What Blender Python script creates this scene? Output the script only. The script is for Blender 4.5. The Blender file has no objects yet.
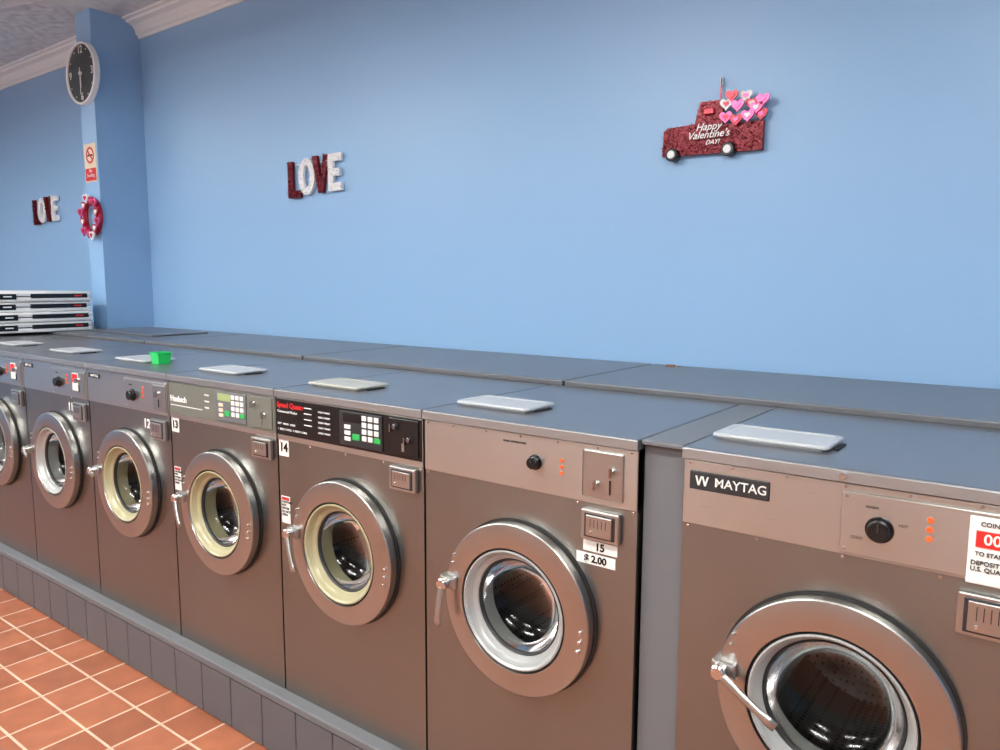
import bpy, bmesh, random
from math import *
from mathutils import Vector, Matrix
random.seed(4)
SC=bpy.context.scene
COL=bpy.context.collection
# ------------------------------------------------------------------ materials
def s2l(c):
    return tuple(((v/255)/12.92 if v/255<=.04045 else ((v/255+.055)/1.055)**2.4) for v in c)+(1,)
def newmat(n):
    m=bpy.data.materials.new(n); m.use_nodes=True
    return m,m.node_tree,m.node_tree.nodes['Principled BSDF']
def mat(n,rgb,rough=.5,metal=0.,emit=0.,noise=0.,nscale=8.,bump=0.,bscale=60.,stretch=(1,1,1),coat=0.,spec=.5,rvar=.05,nstretch=None,aniso=0.):
    m,nt,b=newmat(n); c=s2l(rgb)
    b.inputs['Base Color'].default_value=c; b.inputs['Roughness'].default_value=rough
    b.inputs['Metallic'].default_value=metal; b.inputs['Coat Weight'].default_value=coat
    b.inputs['Specular IOR Level'].default_value=spec
    if aniso:
        b.inputs['Anisotropic'].default_value=aniso
        cx=nt.nodes.new('ShaderNodeCombineXYZ'); cx.inputs[0].default_value=0.001; cx.inputs[1].default_value=.001; cx.inputs[2].default_value=1
        nt.links.new(cx.outputs[0],b.inputs['Tangent'])
    if emit: b.inputs['Emission Color'].default_value=c; b.inputs['Emission Strength'].default_value=emit
    tc=nt.nodes.new('ShaderNodeTexCoord'); mp=nt.nodes.new('ShaderNodeMapping'); mp.inputs['Scale'].default_value=stretch
    nt.links.new(tc.outputs['Object'],mp.inputs['Vector'])
    if noise:
        nz=nt.nodes.new('ShaderNodeTexNoise'); nz.inputs['Scale'].default_value=nscale; nz.inputs['Detail'].default_value=2
        mp2=nt.nodes.new('ShaderNodeMapping'); mp2.inputs['Scale'].default_value=nstretch or (1,1,1)
        nt.links.new(tc.outputs['Object'],mp2.inputs['Vector']); nt.links.new(mp2.outputs[0],nz.inputs['Vector'])
        mr=nt.nodes.new('ShaderNodeMapRange'); mr.inputs[1].default_value=.15; mr.inputs[2].default_value=.85
        mr.inputs[3].default_value=1-noise; mr.inputs[4].default_value=1+noise
        nt.links.new(nz.outputs[0],mr.inputs[0])
        vm=nt.nodes.new('ShaderNodeVectorMath'); vm.operation='SCALE'; vm.inputs[0].default_value=c[:3]
        nt.links.new(mr.outputs[0],vm.inputs['Scale']); nt.links.new(vm.outputs[0],b.inputs['Base Color'])
        mr2=nt.nodes.new('ShaderNodeMapRange'); mr2.inputs[1].default_value=.15; mr2.inputs[2].default_value=.85
        mr2.inputs[3].default_value=rough*(1-rvar); mr2.inputs[4].default_value=min(1,rough*(1+rvar))
        nt.links.new(nz.outputs[0],mr2.inputs[0]); nt.links.new(mr2.outputs[0],b.inputs['Roughness'])
    if bump:
        n2=nt.nodes.new('ShaderNodeTexNoise'); n2.inputs['Scale'].default_value=bscale; n2.inputs['Detail'].default_value=3
        nt.links.new(mp.outputs[0],n2.inputs['Vector'])
        bp=nt.nodes.new('ShaderNodeBump'); bp.inputs['Strength'].default_value=bump; bp.inputs['Distance'].default_value=.01
        nt.links.new(n2.outputs[0],bp.inputs['Height']); nt.links.new(bp.outputs[0],b.inputs['Normal'])
    return m
M={}
M['steel']=mat('brushed_steel_body',(141,138,133),.31,1.,noise=.07,nscale=2.2,bump=.010,bscale=8,stretch=(1,1,40),rvar=.12,aniso=.72)
M['panel']=mat('brushed_steel_panel',(194,192,187),.31,1.,noise=.04,nscale=4,bump=.010,bscale=10,stretch=(1,1,40),aniso=.7)
M['ring']=mat('door_ring_steel',(178,177,174),.29,1.,noise=.04,nscale=5)
M['chrome']=mat('chrome',(212,210,207),.16,1)
M['cast']=mat('cast_metal',(180,178,174),.30,.95,noise=.06,nscale=14)
M['lid']=mat('lid_steel',(124,125,129),.30,.6,noise=.05,nscale=2)
M['lip']=mat('lid_lip',(168,168,168),.34,.75,noise=.04)
M['gray']=mat('gray_paint',(104,105,108),.42,0,noise=.05,nscale=4)
M['cover']=mat('rear_cover_paint',(95,96,100),.36,.0,noise=.10,nscale=3,bump=.02,bscale=12,coat=.1)
M['dark']=mat('dark_gap',(22,22,23),.7)
M['rubber']=mat('black_rubber',(34,32,31),.5)
M['black']=mat('black_gloss',(20,20,22),.25)
M['white']=mat('white_plastic',(240,240,238),.4)
M['tray']=mat('dispenser_lid_gray',(190,192,193),.38,.25)
M['traybe']=mat('dispenser_lid_beige',(184,182,170),.38,.25)
M['rimgray']=mat('door_rim_gray',(176,177,174),.35,.3)
M['rimyel']=mat('door_rim_yellowed',(174,167,132),.32,.1)
M['label']=mat('label_white',(232,230,224),.5)
M['red']=mat('red_print',(200,30,34),.5)
M['ledred']=mat('led_red',(255,30,25),.4,emit=1.0)
M['digit']=mat('led_digit',(255,190,180),.4,emit=1.)
M['orange']=mat('indicator_orange',(225,90,40),.35,emit=.25)
M['huebsch']=mat('gray_green_panel',(116,118,108),.4,.2)
M['green']=mat('green_button',(40,170,80),.4)
M['greenp']=mat('green_plastic',(30,190,90),.3)
M['badge']=mat('badge_dark',(62,62,64),.35,.5)
M['plint']=mat('plinth_tile_gray',(88,89,93),.36,noise=.08,nscale=6)
M['grout']=mat('dark_grout',(62,62,64),.8)
M['ledge']=mat('plinth_ledge',(104,105,108),.5,noise=.08)
M['trim']=mat('crown_white',(228,230,230),.5,bump=.2,bscale=30)
M['redtin']=mat('red_tinsel',(112,4,24),.3,.4)
M['whitin']=mat('white_tinsel',(240,239,240),.35,.0)
M['pink']=mat('pink_foil',(222,84,140),.28,.3)
M['redh']=mat('red_heart',(178,16,46),.28,.2)
M['clockf']=mat('clock_face',(34,37,40),.4)
M['beige']=mat('sign_beige',(222,205,180),.5)
M['bluewall']=mat('blue_wall_paint',(142,180,218),.38,noise=.015,nscale=1.2,bump=.03,bscale=14)
M['otherwall']=mat('far_wall_paint',(176,175,172),.6,noise=.03,nscale=1.2)
M['screen']=mat('lcd',(150,165,110),.3,emit=.1)
M['cardboard']=mat('debris',(150,110,80),.8)
def floor_mat():
    m,nt,b=newmat('terracotta_tile')
    tc=nt.nodes.new('ShaderNodeTexCoord'); br=nt.nodes.new('ShaderNodeTexBrick')
    br.offset=0; br.squash=1
    br.inputs['Color1'].default_value=s2l((170,102,70)); br.inputs['Color2'].default_value=s2l((149,86,59)); br.inputs['Mortar'].default_value=s2l((212,182,158))
    br.inputs['Scale'].default_value=1; br.inputs['Mortar Size'].default_value=.0055; br.inputs['Mortar Smooth'].default_value=.12
    br.inputs['Brick Width'].default_value=.2; br.inputs['Row Height'].default_value=.2; br.inputs['Bias'].default_value=0
    nt.links.new(tc.outputs['Object'],br.inputs['Vector'])
    nz=nt.nodes.new('ShaderNodeTexNoise'); nz.inputs['Scale'].default_value=9; nt.links.new(tc.outputs['Object'],nz.inputs['Vector'])
    mx=nt.nodes.new('ShaderNodeMix'); mx.data_type='RGBA'; mx.blend_type='OVERLAY'; mx.inputs[0].default_value=.3
    nt.links.new(br.outputs['Color'],mx.inputs[6]); nt.links.new(nz.outputs[0],mx.inputs[7]); nt.links.new(mx.outputs[2],b.inputs['Base Color'])
    bp=nt.nodes.new('ShaderNodeBump'); bp.inputs['Strength'].default_value=.4; bp.inputs['Distance'].default_value=.004; bp.invert=True
    nt.links.new(br.outputs['Fac'],bp.inputs['Height']); nt.links.new(bp.outputs[0],b.inputs['Normal'])
    b.inputs['Roughness'].default_value=.35
    return m
M['floor']=floor_mat()
def ceil_mat():
    m,nt,b=newmat('pressed_tin_ceiling'); b.inputs['Base Color'].default_value=s2l((212,216,217)); b.inputs['Roughness'].default_value=.5
    tc=nt.nodes.new('ShaderNodeTexCoord'); vo=nt.nodes.new('ShaderNodeTexVoronoi'); vo.inputs['Scale'].default_value=14; vo.feature='SMOOTH_F1'
    nt.links.new(tc.outputs['Object'],vo.inputs['Vector'])
    bp=nt.nodes.new('ShaderNodeBump'); bp.inputs['Strength'].default_value=.8; bp.inputs['Distance'].default_value=.04
    nt.links.new(vo.outputs['Distance'],bp.inputs['Height']); nt.links.new(bp.outputs[0],b.inputs['Normal'])
    return m
M['ceil']=ceil_mat()
def drum_mat():
    m,nt,b=newmat('perforated_drum'); b.inputs['Metallic'].default_value=.7; b.inputs['Roughness'].default_value=.42
    tc=nt.nodes.new('ShaderNodeTexCoord'); vo=nt.nodes.new('ShaderNodeTexVoronoi'); vo.inputs['Scale'].default_value=60; vo.inputs['Randomness'].default_value=0.1
    nt.links.new(tc.outputs['Object'],vo.inputs['Vector'])
    cr=nt.nodes.new('ShaderNodeValToRGB'); cr.color_ramp.elements[0].position=.25; cr.color_ramp.elements[1].position=.34
    cr.color_ramp.elements[0].color=(.02,.02,.02,1); cr.color_ramp.elements[1].color=(.22,.215,.21,1)
    nt.links.new(vo.outputs['Distance'],cr.inputs[0]); nt.links.new(cr.outputs[0],b.inputs['Base Color'])
    return m
M['drum']=drum_mat()
def glass_mat():
    m=bpy.data.materials.new('door_glass'); m.use_nodes=True; nt=m.node_tree; nt.nodes.clear()
    o=nt.nodes.new('ShaderNodeOutputMaterial'); mx=nt.nodes.new('ShaderNodeMixShader'); t=nt.nodes.new('ShaderNodeBsdfTransparent'); g=nt.nodes.new('ShaderNodeBsdfGlossy'); f=nt.nodes.new('ShaderNodeFresnel')
    t.inputs[0].default_value=(.62,.63,.62,1); g.inputs[0].default_value=(.85,.85,.85,1); g.inputs['Roughness'].default_value=.10; f.inputs[0].default_value=1.36
    nt.links.new(f.outputs[0],mx.inputs[0]); nt.links.new(t.outputs[0],mx.inputs[1]); nt.links.new(g.outputs[0],mx.inputs[2]); nt.links.new(mx.outputs[0],o.inputs[0])
    return m
M['glass']=glass_mat()
M['light']=mat('fluorescent_diffuser',(252,252,250),.5,emit=5)
# ------------------------------------------------------------------ helpers
def empty(n,loc=(0,0,0)):
    o=bpy.data.objects.new(n,None); o.empty_display_size=.1; o.location=loc; COL.objects.link(o); return o
def fin(n,bm,mats,par=None,smooth=False,loc=(0,0,0),sharp=None):
    me=bpy.data.meshes.new(n); bmesh.ops.recalc_face_normals(bm,faces=bm.faces[:]); bm.to_mesh(me); bm.free()
    for k in (mats if isinstance(mats,(list,tuple)) else [mats]): me.materials.append(M[k])
    if smooth:
        for p in me.polygons: p.use_smooth=True
    if sharp: me.set_sharp_from_angle(angle=radians(sharp))
    o=bpy.data.objects.new(n,me); COL.objects.link(o); o.location=loc
    if par: o.parent=par
    return o
def addbox(bm,x0,x1,y0,y1,z0,z1,mi=0,bev=0.):
    r=bmesh.ops.create_cube(bm,size=1); vs=r['verts']
    for v in vs: v.co=Vector(((x0+x1)/2+v.co.x*(x1-x0),(y0+y1)/2+v.co.y*(y1-y0),(z0+z1)/2+v.co.z*(z1-z0)))
    fs={f for v in vs for f in v.link_faces}
    if bev:
        es=list({e for v in vs for e in v.link_edges})
        rr=bmesh.ops.bevel(bm,geom=es,offset=bev,segments=2,affect='EDGES',profile=.5)
        fs={f for f in fs if f.is_valid}|set(rr['faces'])
    for f in fs: f.material_index=mi
def box(n,x0,x1,y0,y1,z0,z1,m,par=None,bev=0.,smooth=False):
    bm=bmesh.new(); addbox(bm,x0,x1,y0,y1,z0,z1,0,bev); return fin(n,bm,m,par,smooth)
def addlathe(bm,prof,cx,cz,seg=64,mi=0,cap=False):
    rings=[]
    for r,y in prof:
        if r<1e-6: rings.append([bm.verts.new((cx,y,cz))]*seg)
        else: rings.append([bm.verts.new((cx+r*cos(2*pi*k/seg),y,cz+r*sin(2*pi*k/seg))) for k in range(seg)])
    for a,b in zip(rings,rings[1:]):
        for k in range(seg):
            k2=(k+1)%seg; vs=[]
            for v in (a[k],a[k2],b[k2],b[k]):
                if v not in vs: vs.append(v)
            if len(vs)>2:
                f=bm.faces.new(vs); f.material_index=mi; f.smooth=True
def lathe(n,prof,cx,cz,m,par=None,seg=64,sharp=24):
    bm=bmesh.new(); addlathe(bm,prof,cx,cz,seg); return fin(n,bm,m,par,sharp=sharp)
def cyl(n,cx,cz,r,y0,y1,m,par=None,seg=24,b=None):
    b=b if b is not None else r*.12
    return lathe(n,[(0,y0),(r-b,y0),(r,y0+b),(r,y1)],cx,cz,m,par,seg,sharp=40)
def prism(bm,pts,y0,y1,mi=0):
    A=[bm.verts.new((x,y0,z)) for x,z in pts]; B=[bm.verts.new((x,y1,z)) for x,z in pts]
    f=[bm.faces.new(A),bm.faces.new(B[::-1])]
    for i in range(len(pts)):
        j=(i+1)%len(pts); f.append(bm.faces.new((A[i],A[j],B[j],B[i])))
    for q in f: q.material_index=mi
def text(n,s,x,y,z,size,m,par=None,ext=.0006,ax='LEFT',bold=0.,sx=1.,shear=0.):
    cu=bpy.data.curves.new(n,'FONT'); cu.body=s; cu.size=size; cu.extrude=ext; cu.align_x=ax; cu.align_y='CENTER'; cu.offset=bold; cu.resolution_u=3; cu.shear=shear
    t=bpy.data.objects.new(n,cu); COL.objects.link(t)
    dg=bpy.context.evaluated_depsgraph_get(); me=bpy.data.meshes.new_from_object(t.evaluated_get(dg))
    COL.objects.unlink(t); bpy.data.objects.remove(t)
    me.transform(Matrix.Rotation(pi/2,4,'X')@Matrix.Diagonal((sx,1,1,1)))
    me.materials.clear(); me.materials.append(M[m])
    o=bpy.data.objects.new(n,me); o.location=(x,y,z); COL.objects.link(o)
    if par: o.parent=par
    return o
# ------------------------------------------------------------------ room
YW=1.4985; ZC=3.72; XL=-11.; XR=3.5; YF=-6.
ZT=1.39; ZB=.247; W=.7165
box('floor',XL-.1,XR+.1,YF-.1,YW+.1,-.1,0,'floor')
box('ceiling',XL-.1,XR+.1,YF-.1,YW+.1,ZC,ZC+.1,'ceil')
box('wall_back',XL-.1,XR+.1,YW,YW+.1,0,ZC,'bluewall')
box('wall_left',XL-.1,XL,YF,YW,0,ZC,'bluewall')
box('wall_right',XR,XR+.1,YF,YW,0,ZC,'bluewall')
box('wall_front',XL-.1,XR+.1,YF-.1,YF,0,ZC,'otherwall')
def crown(n,x0,x1):
    prof=[(0,0),(-.012,0),(-.016,.02),(-.03,.03),(-.036,.055),(-.06,.085),(-.10,.098),(-.105,.112),(-.13,.118),(-.13,.13),(0,.13)]
    bm=bmesh.new(); A=[bm.verts.new((x0,YW+a,ZC-.13+b)) for a,b in prof]; B=[bm.verts.new((x1,YW+a,ZC-.13+b)) for a,b in prof]
    for i in range(len(prof)):
        j=(i+1)%len(prof); bm.faces.new((A[i],A[j],B[j],B[i]))
    bm.faces.new(A); bm.faces.new(B); fin(n,bm,'trim')
PX0,PX1,PY=-6.04,-5.82,1.133
crown('trim_1',PX1,XR); crown('trim_2',XL,PX0)
box('wall_pillar',PX0,PX1,PY,YW,0,ZC,'bluewall')
# fluorescent lights, hung low with an added upward fill lamp to brighten the ceiling
fx=[(x,y) for y in (-1.5,-4.) for x in (-8.6,-5.6,-2.6,.4)]
for i,(x,y) in enumerate(fx):
    e=empty('fluorescent_ceiling_light',(x,y,ZC))
    box('housing',-.65,.65,-.10,.10,-.30,-.24,'white',e,.01)
    for sx in (-.5,.5): box('hanger_rod',sx-.005,sx+.005,-.005,.005,-.24,0,'chrome',e)
    for ty in (-.12,.12):
        bm=bmesh.new(); bmesh.ops.create_cone(bm,segments=16,radius1=.019,radius2=.019,depth=1.2,cap_ends=True,matrix=Matrix.Translation((0,ty,-.29))@Matrix.Rotation(pi/2,4,'Y')); fin('tube',bm,'light',e,True)
    k=.72 if x<-7 else (.9 if x<-4 else 1.03)
    for nm,z,rx,en in (('downlight',-.315,0,69*k),('ceiling_fill',-.23,pi,44*k)):
        L=bpy.data.lights.new(nm,'AREA'); L.shape='RECTANGLE'; L.size=1.24; L.size_y=.26; L.energy=en; L.color=(.985,1.,.985)
        lo=bpy.data.objects.new(nm,L); lo.location=(0,0,z); lo.rotation_euler=(rx,0,0); COL.objects.link(lo); lo.parent=e
# plinth
e=empty('tiled_plinth')
box('core',-8.2,1.6,-.03,.70,0.0,ZB-.02,'grout',e)
box('ledge',-8.2,1.6,-.05,.70,ZB-.03,ZB,'ledge',e,.006)
bm=bmesh.new(); x=-8.2
while x<1.4:
    addbox(bm,x+.002,x+.2,-.045,-.028,.004,ZB-.034,0,.003); x+=.202
fin('tiles',bm,'plint',e)
# ------------------------------------------------------------------ washers
def frontplate(par,zc,r):
    bm=bmesh.new(); x0,x1,z0,z1=.004,W-.004,ZB,1.207; cx=W/2
    angs=[2*pi*k/72 for k in range(72)]
    for (xx,zz) in ((x0,z0),(x0,z1),(x1,z0),(x1,z1)): angs.append(atan2(zz-zc,xx-cx)%(2*pi))
    angs=sorted(set(angs)); I=[];O=[];K=[]
    for a in angs:
        c,s=cos(a),sin(a); t=1e9
        if c>1e-9: t=min(t,(x1-cx)/c)
        if c<-1e-9: t=min(t,(x0-cx)/c)
        if s>1e-9: t=min(t,(z1-zc)/s)
        if s<-1e-9: t=min(t,(z0-zc)/s)
        I.append(bm.verts.new((cx+r*c,0,zc+r*s))); K.append(bm.verts.new((cx+r*c,.03,zc+r*s))); O.append(bm.verts.new((cx+t*c,0,zc+t*s)))
    n=len(angs)
    for i in range(n):
        j=(i+1)%n; bm.faces.new((I[i],I[j],O[j],O[i])); bm.faces.new((I[i],K[i],K[j],I[j]))
    fin('front_plate',bm,'steel',par)
def screw(par,u,z,r=.004,y=-.002):
    cyl('screw',u,z,r,y-.0015,y+.001,'chrome',par,10)
def coinbox(par,u0,u1,z0,z1,dark=False,y=0):
    box('coin_box_frame',u0,u1,y-.016,y,z0,z1,'cast',par,.004)
    bm=bmesh.new(); du=(u1-u0)
    addbox(bm,u0+du*.10,u1-du*.10,y-.018,y-.01,z0+.008,z1-.008,0,.002)
    fin('coin_box_recess',bm,'black' if dark else 'badge',par)
    box('coin_slide',u0+du*.16,u1-du*.16,y-.022,y-.015,z0+.013,z1-.013,'cast',par,.002)
    for k in range(5): box('coin_slide_slot',u0+du*(.28+.1*k),u0+du*(.295+.1*k),y-.0225,y-.021,z0+.036,z1-.022,'badge',par)
    cyl('coin_lock',u0+du*.3,z0+.024,.004,y-.025,y-.02,'chrome',par,16)
def keys(par,u,z,y):
    cyl('key_lock',u,z,.008,y-.008,y,'chrome',par,16)
    box('key',u-.0015,u+.0015,y-.022,y-.006,z-.014,z+.010,'chrome',par)
def knob(par,u,z,r,y):
    lathe('dial_skirt',[(0,y-.004),(r*1.15,y-.004),(r*1.2,y)],u,z,'black',par,32)
    lathe('dial_knob',[(0,y-.022),(r*.8,y-.022),(r*.9,y-.019),(r,y-.004)],u,z,'black',par,32)
    box('dial_pointer',u-.0012,u+.0012,y-.024,y-.021,z,z+r*.7,'badge',par)
def handle(par,cx,zc,ang,length,oz=.0):
    px=cx-.222; pz=zc+oz
    box('latch_bracket',px-.03,px+.028,-.058,0,pz-.020,pz+.020,'cast',par,.007)
    cyl('latch_pivot',px-.006,pz,.018,-.082,-.05,'chrome',par,24,.004)
    bm=bmesh.new(); N=8; prev=None
    for i in range(N+1):
        t=i/N; wv=.012-.003*t+(.004 if i>=N-1 else 0); cy=-.074-.014*sin(pi*t*.5); d=length*t
        ring=[]
        for k in range(10):
            a=2*pi*k/10
            lx=d; lz=wv*cos(a); ly=cy+.007*sin(a)
            ring.append(bm.verts.new((px-.006+lx*cos(ang)-lz*sin(ang),ly,pz+lx*sin(ang)+lz*cos(ang))))
        if prev:
            for k in range(10): bm.faces.new((prev[k],prev[(k+1)%10],ring[(k+1)%10],ring[k]))
        else: bm.faces.new(ring)
        prev=ring
    bm.faces.new(prev); fin('latch_lever',bm,'cast',par,True)
def tray(par,m,du=0,dy=0):
    x0,x1,y0,y1=.018+du,.292+du,.12+dy,.28+dy; z=ZT
    bm=bmesh.new()
    def lp(i,zz,q=6,r=.016):
        P=[]
        for (cx,cy,a0) in ((x1-i-r,y1-i-r,0),(x0+i+r,y1-i-r,90),(x0+i+r,y0+i+r,180),(x1-i-r,y0+i+r,270)):
            for k in range(q+1):
                a=radians(a0+90*k/q); P.append(bm.verts.new((cx+r*cos(a),cy+r*sin(a),zz)))
        return P
    R=[lp(.010,z),lp(.010,z+.005),lp(0,z+.007),lp(0,z+.011),lp(.003,z+.014),lp(.016,z+.015),lp(.020,z+.0125)]
    for a,b in zip(R,R[1:]):
        for k in range(len(a)): bm.faces.new((a[k],a[(k+1)%len(a)],b[(k+1)%len(a)],b[k]))
    bm.faces.new(R[-1]); bm.faces.new(R[0][::-1]); fin('soap_dispenser_lid',bm,m,par)
    box('dispenser_hinge',x1,x1+.012,y0+.04,y1-.04,z,z+.004,'dark',par,.002)
def washer(x,style,num=None,ang=-1.6,llen=.12,rim='rimgray',traym='tray',hoz=.03,led=False):
    P=empty('front_load_washer',(x,0,0)); cx=W/2; zc=.868; D=.70
    bm=bmesh.new()
    for (a,b) in ((.004,.012),(W-.012,W-.004)): addbox(bm,a,b,.0005,D,ZB,1.36)
    addbox(bm,.012,W-.012,D-.01,D,ZB,1.36); addbox(bm,.012,W-.012,.002,D-.01,ZB,ZB+.01)
    addbox(bm,.012,W-.012,.002,D-.01,1.20,1.21)
    fin('cabinet',bm,'steel',P)
    frontplate(P,zc,.215)
    pm={'black':'black','gray':'huebsch'}.get(style,'panel')
    zp=1.227 if style in('black','gray') else 1.209
    box('control_fascia',.004,W-.004,-.004,.02,1.207,1.36,'panel',P,.002)
    if pm!='panel': box('control_overlay',.006,W-.006,-.007,-.003,zp,1.356,pm,P,.001)
    box('lid',.002,W-.002,-.012,D,1.362,ZT,'lid',P,.004)
    box('lid_lip',.002,W-.002,-.0135,-.011,1.363,ZT-.003,'lip',P,.001)
    tray(P,traym)
    prof=[(.226,.003),(.238,-.002),(.243,-.010),(.244,-.032),(.243,-.036),(.240,-.038),(.180,-.046),(.176,-.045),(.172,-.036)]
    lathe('door_ring',prof,cx,zc,'ring',P,96)
    lathe('door_gasket',[(.229,.003),(.249,.0),(.250,-.003),(.228,-.005)],cx,zc,'rubber',P,72)
    ri=.146 if style=='maytag' else .137
    lathe('door_rim',[(.171,-.036),(.169,-.044),(.165,-.045),(.160,-.040),(.155,-.026),(.152,-.022),(ri+.003,-.016),(ri,-.010),(ri-.001,.02),(ri-.003,.05)],cx,zc,rim,P,72)
    lathe('rim_seal',[(.173,-.040),(.1715,-.044),(.1685,-.041)],cx,zc,'dark',P,72)
    lathe('glass_seal',[(ri+.001,-.012),(ri-.002,-.014),(ri-.006,-.008),(ri-.006,.0)],cx,zc,'rubber',P,72)
    k=ri/.131
    lathe('door_glass',[((ri-.003),-.004),(.126*k,.02),(.110*k,.055),(.085*k,.075),(.05*k,.085),(0,.088)],cx,zc,'glass',P,64,sharp=60)
    lathe('drum',[(.175,.05),(.205,.07),(.235,.08),(.235,.50),(.20,.53),(.06,.53),(.05,.51),(0,.50)],cx,zc,'drum',P,64)
    bm=bmesh.new()
    for k in range(3):
        a=radians(90+120*k); c,s=cos(a),sin(a)
        pts=[(.232,-.035),(.19,0),(.232,.035)]
        prism(bm,[(cx+r*c-t*s,zc+r*s+t*c) for r,t in pts],.09,.49)
    fin('drum_lifters',bm,'drum',P)
    lathe('tub_seal',[(.215,.03),(.17,.035),(.155,.045),(.175,.06)],cx,zc,'rubber',P,64)
    for a in (-14,-7,0):
        ra=radians(a); cyl('hinge_bolt',cx+.222*cos(ra),zc+.222*sin(ra),.005,-.047,-.038,'chrome',P,12)
    for a in (172,165):
        ra=radians(a); cyl('ring_screw',cx+.215*cos(ra),zc+.215*sin(ra)+.06,.0035,-.047,-.038,'cast',P,10)
    handle(P,cx,zc,ang,llen,hoz)
    for u in (.02,.12,.24,.36,.48,.60,W-.02):
        screw(P,u,1.353,.0035,-.0045)
    for u in (.016,.18,.36,.54,W-.016): screw(P,u,1.2,.0035,0)
    yb=-.004
    if style=='knob':
        knob(P,.408,1.288,.018,yb)
        for z in (1.305,1.288,1.271): cyl('indicator',.493,z,.005,yb-.003,yb,'orange',P,12)
        box('coin_plate',.558,.675,yb-.004,yb,1.222,1.347,'cast',P,.004)
        keys(P,.645,1.30,yb-.004); keys(P,.60,1.262,yb-.004)
        box('coin_slot',.637,.641,yb-.006,yb-.003,1.238,1.275,'black',P)
        coinbox(P,.56,.67,1.112,1.192)
        box('number_label',.56,.66,-.001,0,1.077,1.106,'label',P); text('number_text',num,.61,-.002,1.0915,.028,'black',P,ax='CENTER',bold=.0008)
        box('price_label',.54,.655,-.001,0,1.042,1.071,'label',P); text('price_text','$ 2.00',.597,-.002,1.0565,.026,'black',P,ax='CENTER',bold=.0008)
        text('panel_print','WASH TEMPERATURE',.30,yb-.001,1.335,.008,'badge',P)
    elif style in('black','gray'):
        yo=-.007
        if style=='black':
            text('maker_text','Speed Queen',.012,yo-.001,1.335,.026,'red',P,bold=.0008)
            text('sub_text','Commercial Washer',.014,yo-.001,1.312,.013,'white',P)
            for k in range(5): text('cycle_text','COLD / WARM',.235,yo-.001,1.330-.018*k,.009,'white',P)
            for k in range(4): box('dial_mark',.16,.20,yo-.001,yo,1.335-.02*k,1.338-.02*k,'white',P)
            text('program_text','1  SELECT CYCLE   2  INSERT COINS',.014,yo-.001,1.248,.010,'white',P)
            text('program_text','HOT   WARM   COLD',.014,yo-.001,1.268,.010,'white',P)
        else:
            text('maker_text','Huebsch',.02,yo-.001,1.29,.034,'white',P,bold=.0008)
            box('stripe',.02,.25,yo-.001,yo,1.262,1.265,'white',P)
            for k in range(3): text('cycle_text','WARM',.27,yo-.001,1.325-.025*k,.010,'white',P)
        box('keypad',.345,.545,yo-.004,yo,1.236,1.350,'badge' if style=='black' else 'gray',P,.003)
        box('display',.365,.45,yo-.005,yo-.002,1.315,1.343,'screen' if style=='gray' else 'black',P)
        for r in range(4):
            for c in range(3): box('button',.455+.028*c,.475+.028*c,yo-.0065,yo-.003,1.326-.022*r,1.342-.022*r,'label',P,.001)
        for r in range(3): box('cycle_button',.372,.40,yo-.0065,yo-.003,1.292-.020*r,1.305-.020*r,'white' if style=='black' else 'beige',P,.001)
        box('start_button',.41,.443,yo-.0065,yo-.003,1.258,1.278,'green',P,.001)
        box('start_button_b',.511,.54,yo-.0068,yo-.0062,1.26,1.276,'green',P,.001)
        box('coin_plate',.575,.70,yo-.004,yo,1.236,1.352,'black' if style=='black' else 'huebsch',P,.003)
        keys(P,.60,1.325,yo-.004); keys(P,.66,1.29,yo-.004)
        box('coin_slot',.632,.642,yo-.006,yo-.003,1.25,1.275,'cast',P)
        coinbox(P,.578,.69,1.125,1.2,style=='gray')
        box('number_label',.008,.062,-.001,0,1.148,1.21,'label',P); text('number_text',num,.035,-.002,1.179,.044,'black',P,ax='CENTER',bold=.0015)
        box('instruction_label',.012,.060,-.001,0,.90,1.0,'label',P)
        text('instruction_text','CAUTION\nHOT\nWATER\nDO NOT\nOPEN',.015,-.002,.955,.012,'black',P)
        box('instruction_red',.016,.056,-.002,-.001,.986,.996,'red',P)
    else:
        big=style=='maytag'
        if big:
            box('maker_badge',.02,.205,yb-.003,yb,1.292,1.336,'badge',P,.002)
            text('maker_text','MAYTAG',.080,yb-.004,1.314,.0295,'label',P,bold=.0002)
            for k in range(2):
                q=.034+.0155*k
                bm=bmesh.new(); prism(bm,[(q,1.325),(q+.004,1.325),(q+.0105,1.303),(q+.0065,1.303)],yb-.0045,yb-.002); prism(bm,[(q+.0065,1.303),(q+.0105,1.303),(q+.017,1.325),(q+.013,1.325)],yb-.0048,yb-.002); fin('badge_mark',bm,'label',P)
        else:
            box('maker_badge',.02,.13,yb-.003,yb,1.32,1.342,'badge',P,.002); text('maker_text','MAYTAG',.045,yb-.004,1.331,.018,'label',P)
        box('coin_plate',.354,.708,yb-.004,yb,1.212,1.345,'panel',P,.003)
        for u in (.364,.698):
            for z in (1.222,1.335): screw(P,u,z,.0035,yb-.004)
        knob(P,.428,1.274,.023,yb-.004)
        text('dial_text','WARM',.40,yb-.005,1.318,.008,'badge',P); text('dial_text','HOT',.462,yb-.005,1.29,.008,'badge',P); text('dial_text','COLD',.375,yb-.005,1.25,.008,'badge',P)
        for z in (1.312,1.293,1.274): cyl('indicator',.517,z,.0062,yb-.007,yb-.004,'orange',P,12)
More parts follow.
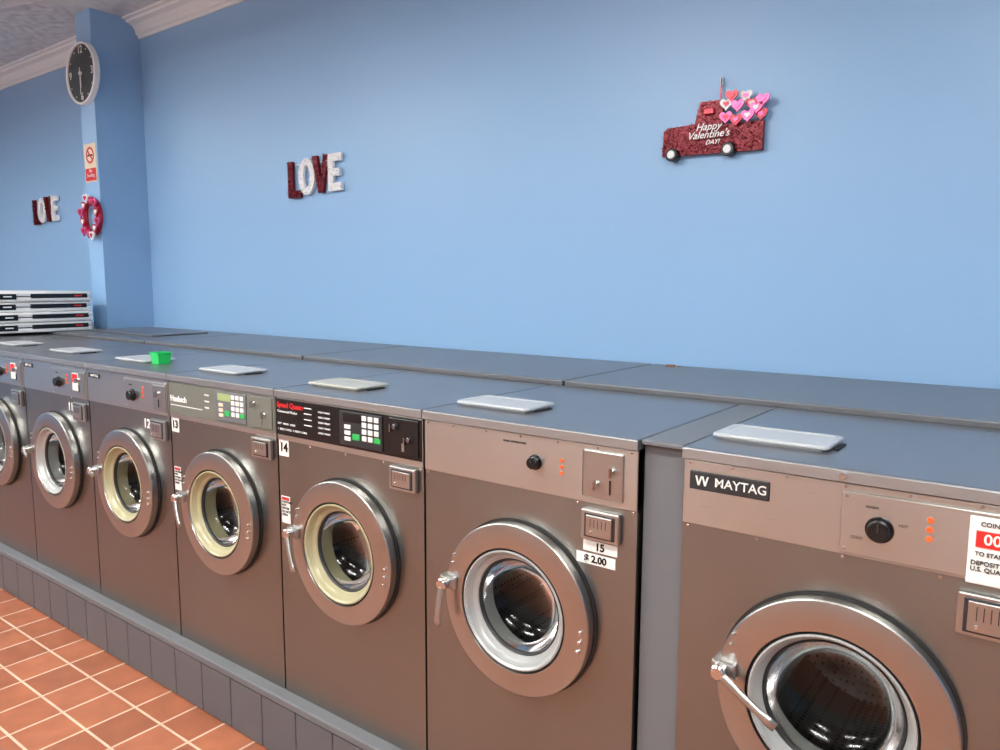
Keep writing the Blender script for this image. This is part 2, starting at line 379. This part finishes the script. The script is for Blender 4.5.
        if big:
            box('price_sign',.582,.70,yb-.007,yb-.004,1.204,1.336,'label',P,.002)
            box('price_window',.594,.648,yb-.009,yb-.006,1.277,1.309,'ledred',P,.001)
            text('price_digits','00',.621,yb-.010,1.293,.029,'digit',P,ax='CENTER',bold=.0004)
            text('sign_text','COINS',.600,yb-.008,1.322,.012,'badge',P,bold=.0002)
            text('sign_text','TO START',.594,yb-.008,1.264,.011,'badge',P,bold=.0002)
            text('sign_text','DEPOSIT\nU.S. QUARTERS',.588,yb-.008,1.240,.012,'badge',P,bold=.0002)
        else:
            box('coin_sub_plate',.60,.70,yb-.008,yb-.003,1.225,1.335,'cast',P,.003); keys(P,.65,1.30,yb-.008)
            box('coin_slot',.646,.651,yb-.01,yb-.007,1.24,1.275,'black',P)
            if led: box('price_sign',.585,.645,yb-.010,yb-.007,1.245,1.33,'label',P,.001); box('price_window',.59,.64,yb-.012,yb-.009,1.285,1.325,'ledred',P,.001)
        coinbox(P,.572,.69,1.10,1.186)
        if big: cyl('lid_lock',.355,1.376,.008,-.019,-.012,'chrome',P,20)
        for z,u in ((1.255,.05),(1.255,.2),(1.33,.28)): text('panel_print','. . . . . .',u,yb-.0005,z,.008,'badge',P)
        if num:
            text('number_text',num,.525,-.002,1.155,.055,'white',P,ax='CENTER',bold=.0015)
    return P
X0=-.8172; XM=-.7056
washer(XM,'maytag',None,-.50,.155)
washer(XM+W,'maytag',None,-.50,.155)
washer(X0-W,'knob','15',-1.62,.12)
washer(X0-2*W,'black','14',-1.15,.13,'rimyel','traybe')
washer(X0-3*W,'gray','13',-1.1,.12,'rimyel')
washer(X0-4*W,'plain','12',-.1,.06,'rimyel')
washer(X0-5*W,'plain','11',-.3,.07,'rimgray',led=True)
for k in range(6,10): washer(X0-k*W,'plain',None,-.2,.07,'rimgray',led=(k%2==0))
e=empty('gray_filler_panel'); box('panel',X0+.002,XM-.001,.02,.70,ZB,ZT-.012,'gray',e,.002); box('cap',X0+.002,XM-.001,.0,.70,ZT-.012,ZT,'gray',e,.003)
# rear covers (bulkhead lids)
e=empty('rear_bulkhead_cover')
def seg(a,b,y1):
    box('service_duct',a,b,.71,y1-.012,0,1.385,'gray',e)
seg(-8.0,PX0-.005,YW); seg(PX0-.005,PX1+.005,PY); seg(PX1+.005,1.45,YW)
for a,b,y1 in ((-8.0,-7.6,YW-.03),(-7.6,PX0-.006,YW-.03),(PX0-.002,PX1+.002,PY-.01),(PX1+.006,-4.5,YW-.03),(-4.5,-3.0,YW-.03),(-3.0,-1.49,YW-.03),(-1.49,.0,YW-.03),(.0,1.45,YW-.03)):
    box('cover_panel',a+.005,b-.005,.712,y1,1.386,1.408,'cover',e,.004)
box('loose_sheet_metal_cover',-5.65,-4.75,.90,1.30,1.4085,1.419,'cover',None,.003)
# ------------------------------------------------------------------ stacked folding tables
e=empty('folding_table_stack')
for k in range(4):
    z0=1.409+.071*k; j=[0,.012,-.01,.008][k]; x1=-5.74+j; x0=x1-.9; y0=.24; y1=.985
    box('lower_leaf',x0,x1,y0,y1,z0,z0+.033,'white',e,.010,True)
    box('upper_leaf',x0,x1,y0,y1,z0+.036,z0+.069,'white',e,.010,True)
    box('frame_band',x0+.02,x1-.006,y0+.02,y1-.02,z0+.026,z0+.042,'black',e)
    box('frame_rail',x1-.01,x1+.004,y0+.34,y1-.03,z0+.024,z0+.054,'black',e,.003)
    bm=bmesh.new()
    addbox(bm,x1-.004,x1+.006,y0+.12,y0+.25,z0+.016,z0+.054,0,.004); fin('handle',bm,'black',e)
    box('latch',x1+.003,x1+.009,y1-.12,y1-.07,z0+.034,z0+.044,'red',e)
    box('latch_b',x1+.003,x1+.009,y0+.17,y0+.22,z0+.032,z0+.040,'white',e)
# green cup
e=empty('green_detergent_cup')
bm=bmesh.new()
def lpz(r1,z): return [bm.verts.new((-3.33+r1*.036*cx_,.17+r1*.032*cy_,z)) for cx_,cy_ in ((1,1),(-1,1),(-1,-1),(1,-1))]
R=[lpz(.85,ZT+.001),lpz(1,ZT+.05),lpz(1.08,ZT+.05),lpz(1.08,ZT+.054),lpz(.94,ZT+.054),lpz(.8,ZT+.006)]
for a,b in zip(R,R[1:]):
    for k in range(4): bm.faces.new((a[k],a[(k+1)%4],b[(k+1)%4],b[k]))
bm.faces.new(R[0]); bm.faces.new(R[-1]); fin('cup',bm,'greenp',e)
# ------------------------------------------------------------------ decorations
def tinsel(bm,pts,n,L,yf,yb,mi):
    import random as R
    xs=[p[0] for p in pts]; zs=[p[1] for p in pts]
    def inside(x,z):
        c=False
        for i in range(len(pts)):
            x1,z1=pts[i];x2,z2=pts[i-1]
            if (z1>z)!=(z2>z) and x<(x2-x1)*(z-z1)/(z2-z1)+x1: c=not c
        return c
    k=0
    while k<n:
        x=R.uniform(min(xs),max(xs)); z=R.uniform(min(zs),max(zs))
        if not inside(x,z): continue
        k+=1
        d=Vector((R.gauss(0,1),-abs(R.gauss(0,.8)),R.gauss(0,1))).normalized()*L*R.uniform(.5,1)
        s=Vector((R.gauss(0,1),R.gauss(0,1),R.gauss(0,1))).normalized()*L*.16
        o=Vector((x,yf,z)); f=bm.faces.new([bm.verts.new(o-s),bm.verts.new(o+s),bm.verts.new(o+d)]); f.material_index=mi
def letter(ch,x,z,w,h,t):
    if ch=='L': return [[(x,z),(x+w,z),(x+w,z+t),(x+t,z+t),(x+t,z+h),(x,z+h)]]
    if ch=='V': return [[(x,z+h),(x+w*.36,z),(x+w*.64,z),(x+w,z+h),(x+w-t,z+h),(x+w*.5,z+h*.32),(x+t,z+h)]]
    if ch=='E': return [[(x,z),(x+w,z),(x+w,z+t),(x+t,z+t),(x+t,z+h/2-t/2),(x+w*.85,z+h/2-t/2),(x+w*.85,z+h/2+t/2),(x+t,z+h/2+t/2),(x+t,z+h-t),(x+w,z+h-t),(x+w,z+h),(x,z+h)]]
    if ch=='O':
        out=[];N=20
        for i in range(N):
            a,b=2*pi*i/N,2*pi*(i+1)/N
            P=lambda q,s:(x+w/2+(w/2-s)*cos(q),z+h/2+(h/2-s)*sin(q))
            out.append([P(a,0),P(b,0),P(b,t),P(a,t)])
        return out
def love(x,z):
    e=empty('love_tinsel_letter_sign')
    for ch,dx,dz,w,h,mi in (('L',0,-.012,.118,.225,0),('O',.104,-.002,.155,.225,1),('V',.238,.004,.15,.225,0),('E',.385,.008,.118,.220,1)):
        bm=bmesh.new()
        polys=letter(ch,x+dx,z+dz,w,h,.045)
        for p in polys:
            prism(bm,p,YW-.028,YW-.008); tinsel(bm,p,int(420/len(polys)),.018,YW-.028,YW-.008,0)
        fin('letter_'+ch.lower(),bm,'redtin' if mi==0 else 'whitin',e)
    box('hanger',x+.05,x+.47,YW-.009,YW-.001,z+.19,z+.195,'white',e)
love(-4.055,2.307); love(-7.83,2.295)
def heart(bm,cx,cz,s,y0,y1,mi=0):
    pts=[]
    for k in range(24):
        t=2*pi*k/24; pts.append((cx+s*.0625*16*sin(t)**3*1.0,cz+s*.0625*(13*cos(t)-5*cos(2*t)-2*cos(3*t)-cos(4*t))))
    prism(bm,pts,y0,y1,mi)
e=empty('valentine_truck_decoration')
def T(px,py): return (-1.485+(px-662)*.00425, 2.292+(155-py)*.0041)
body=[T(*p) for p in ((664,150),(665,124),(669,121),(698,120),(703,99),(726,99),(726,124),(766,124),(766,152))]
bm=bmesh.new(); prism(bm,body,YW-.028,YW-.006); tinsel(bm,body,1800,.015,YW-.028,YW-.006,0); fin('truck_body',bm,'redtin',e)
for q in (676,734):
    c=T(q,149); cyl('wheel',c[0],c[1],.028,YW-.05,YW-.01,'black',e,24); cyl('wheel_hub',c[0],c[1],.017,YW-.055,YW-.045,'white',e,20)
c=T(713,110); box('cab_window',c[0]-.022,c[0]+.022,YW-.042,YW-.025,c[1]-.010,c[1]+.014,'redh',e,.003)
c=T(714,132); text('greeting','Happy',c[0],YW-.050,c[1]+.028,.042,'white',e,.001,'CENTER',.0004,shear=.35); text('greeting',"Valentine's",c[0],YW-.050,c[1]-.004,.042,'white',e,.001,'CENTER',.0004,shear=.35); text('greeting','DAY!',c[0]+.02,YW-.050,c[1]-.036,.026,'white',e,.001,'CENTER',.0004,shear=.35)
hs=[(730,117),(741,121),(753,119),(764,118),(731,105),(743,108),(755,107),(766,105),(737,98),(749,99),(760,112)]
for i,(a,b) in enumerate(hs):
    c=T(a,b); bm=bmesh.new(); y=YW-.030-.010*(i%3); heart(bm,c[0],c[1],.027,y-.008,y); fin('heart_charm',bm,['pink','redh','pink','redh','whitin'][i%5],e)
    bm=bmesh.new(); heart(bm,c[0],c[1],.012,y-.011,y-.007); fin('heart_center',bm,['redh','pink','whitin','pink'][i%4],e)
c=T(723,90); box('hanging_ribbon',c[0]-.003,c[0]+.003,YW-.020,YW-.014,c[1]-.03,c[1]+.05,'redh',e); box('adhesive_hook',c[0]-.005,c[0]+.005,YW-.020,YW-.001,c[1]+.02,c[1]+.055,'white',e,.002)
# clock
e=empty('wall_clock'); CX,CZ=-5.93,3.275; R=.22
lathe('clock_frame',[(R-.016,-.03),(R-.014,-.040),(R-.006,-.044),(R,-.038),(R,.0),(0,.0)],CX,CZ,'white',e,64).location=(0,PY-.001,0)
lathe('clock_face',[(0,-.03),(R-.014,-.03)],CX,CZ,'clockf',e,48).location=(0,PY-.001,0)
for k in range(12):
    a=pi/2-2*pi*(k+1)/12; rr=R-.055; y=PY-.033
    if (k+1)%3==0: text('numeral',str(k+1),CX+rr*cos(a),y,CZ+rr*sin(a),.075,'label',e,ax='CENTER',bold=.001)
    else:
        rr=R-.04; cyl('hour_dot',CX+rr*cos(a),CZ+rr*sin(a),.006,y-.001,y,'label',e,10)
box('hour_hand',CX-.004,CX+.004,PY-.040,PY-.037,CZ-.10,CZ+.01,'label',e); box('minute_hand',CX-.003,CX+.003,PY-.044,PY-.041,CZ-.15,CZ+.04,'label',e)
cyl('hand_hub',CX,CZ,.012,PY-.048,PY-.03,'label',e,16)
# no smoking sign
e=empty('no_smoking_sign')
box('plate',-6.02,-5.84,PY-.004,PY-.001,2.50,2.78,'beige',e,.001)
box('red_text_block',-6.01,-5.85,PY-.0055,PY-.003,2.51,2.60,'red',e)
bm=bmesh.new(); N=32
for i in range(N):
    a,b=2*pi*i/N,2*pi*(i+1)/N
    prism(bm,[(-5.93+.06*cos(a),2.695+.06*sin(a)),(-5.93+.06*cos(b),2.695+.06*sin(b)),(-5.93+.046*cos(b),2.695+.046*sin(b)),(-5.93+.046*cos(a),2.695+.046*sin(a))],PY-.006,PY-.003)
prism(bm,[(-5.977,2.733),(-5.968,2.742),(-5.883,2.657),(-5.892,2.648)],PY-.0065,PY-.003); fin('prohibition_ring',bm,'red',e)
box('cigarette',-5.968,-5.892,PY-.0055,PY-.003,2.688,2.700,'black',e)
text('sign_words','No\nSmoking',-5.93,PY-.006,2.565,.034,'label',e,ax='CENTER')
# wreath
e=empty('valentine_heart_wreath'); WX,WZ=-5.885,2.24
bm=bmesh.new()
N=40;Mn=8;V=[[bm.verts.new((WX+(.115+.018*cos(2*pi*j/Mn))*cos(2*pi*i/N),PY-.03+.02*sin(2*pi*j/Mn),WZ+(.125+.018*cos(2*pi*j/Mn))*sin(2*pi*i/N))) for j in range(Mn)] for i in range(N)]
for i in range(N):
    for j in range(Mn): bm.faces.new((V[i][j],V[(i+1)%N][j],V[(i+1)%N][(j+1)%Mn],V[i][(j+1)%Mn]))
fin('wreath_ring',bm,'redh',e)
for i in range(12):
    a=2*pi*i/12+.26; rx=.118+(.012 if i%2 else -.01)
    hx,hz=WX+rx*cos(a),WZ+(rx+.012)*sin(a); y=PY-.048-.006*(i%2)
    bm=bmesh.new(); heart(bm,hx,hz,.038,y-.012,y); fin('wreath_heart',bm,['redh','pink','redh','whitin','redh','pink'][i%6],e)
    bm=bmesh.new(); heart(bm,hx,hz,.020,y-.016,y-.011); fin('wreath_heart_center',bm,['whitin','redh','pink','redh','whitin','redh'][i%6],e)
bm=bmesh.new(); addbox(bm,-1.40,-1.36,1.40,1.42,1.4085,1.416,0,.002); addbox(bm,-1.35,-1.34,1.41,1.425,1.4085,1.413,0,.001); fin('plaster_crumbs',bm,'cardboard')
# ------------------------------------------------------------------ camera
f,yaw,pit,rol,h=756.8878,.6451,.1222,.0043,1.7705
fw=Vector((-sin(yaw)*cos(pit),cos(yaw)*cos(pit),-sin(pit))); rt=Vector((cos(yaw),sin(yaw),0)); up=rt.cross(fw)
r2=rt*cos(rol)+up*sin(rol); u2=up*cos(rol)-rt*sin(rol)
cd=bpy.data.cameras.new('camera'); cd.sensor_width=36; cd.lens=f/1000*36; cd.clip_start=.02
co=bpy.data.objects.new('camera',cd); COL.objects.link(co)
m=Matrix((( r2.x,u2.x,-fw.x,0),(r2.y,u2.y,-fw.y,-1.66),(r2.z,u2.z,-fw.z,h),(0,0,0,1))); co.matrix_world=m
SC.camera=co
w=bpy.data.worlds.new('world'); SC.world=w; w.use_nodes=True; w.node_tree.nodes['Background'].inputs[0].default_value=(.5,.55,.6,1); w.node_tree.nodes['Background'].inputs[1].default_value=.1
SC.view_settings.view_transform='Standard'
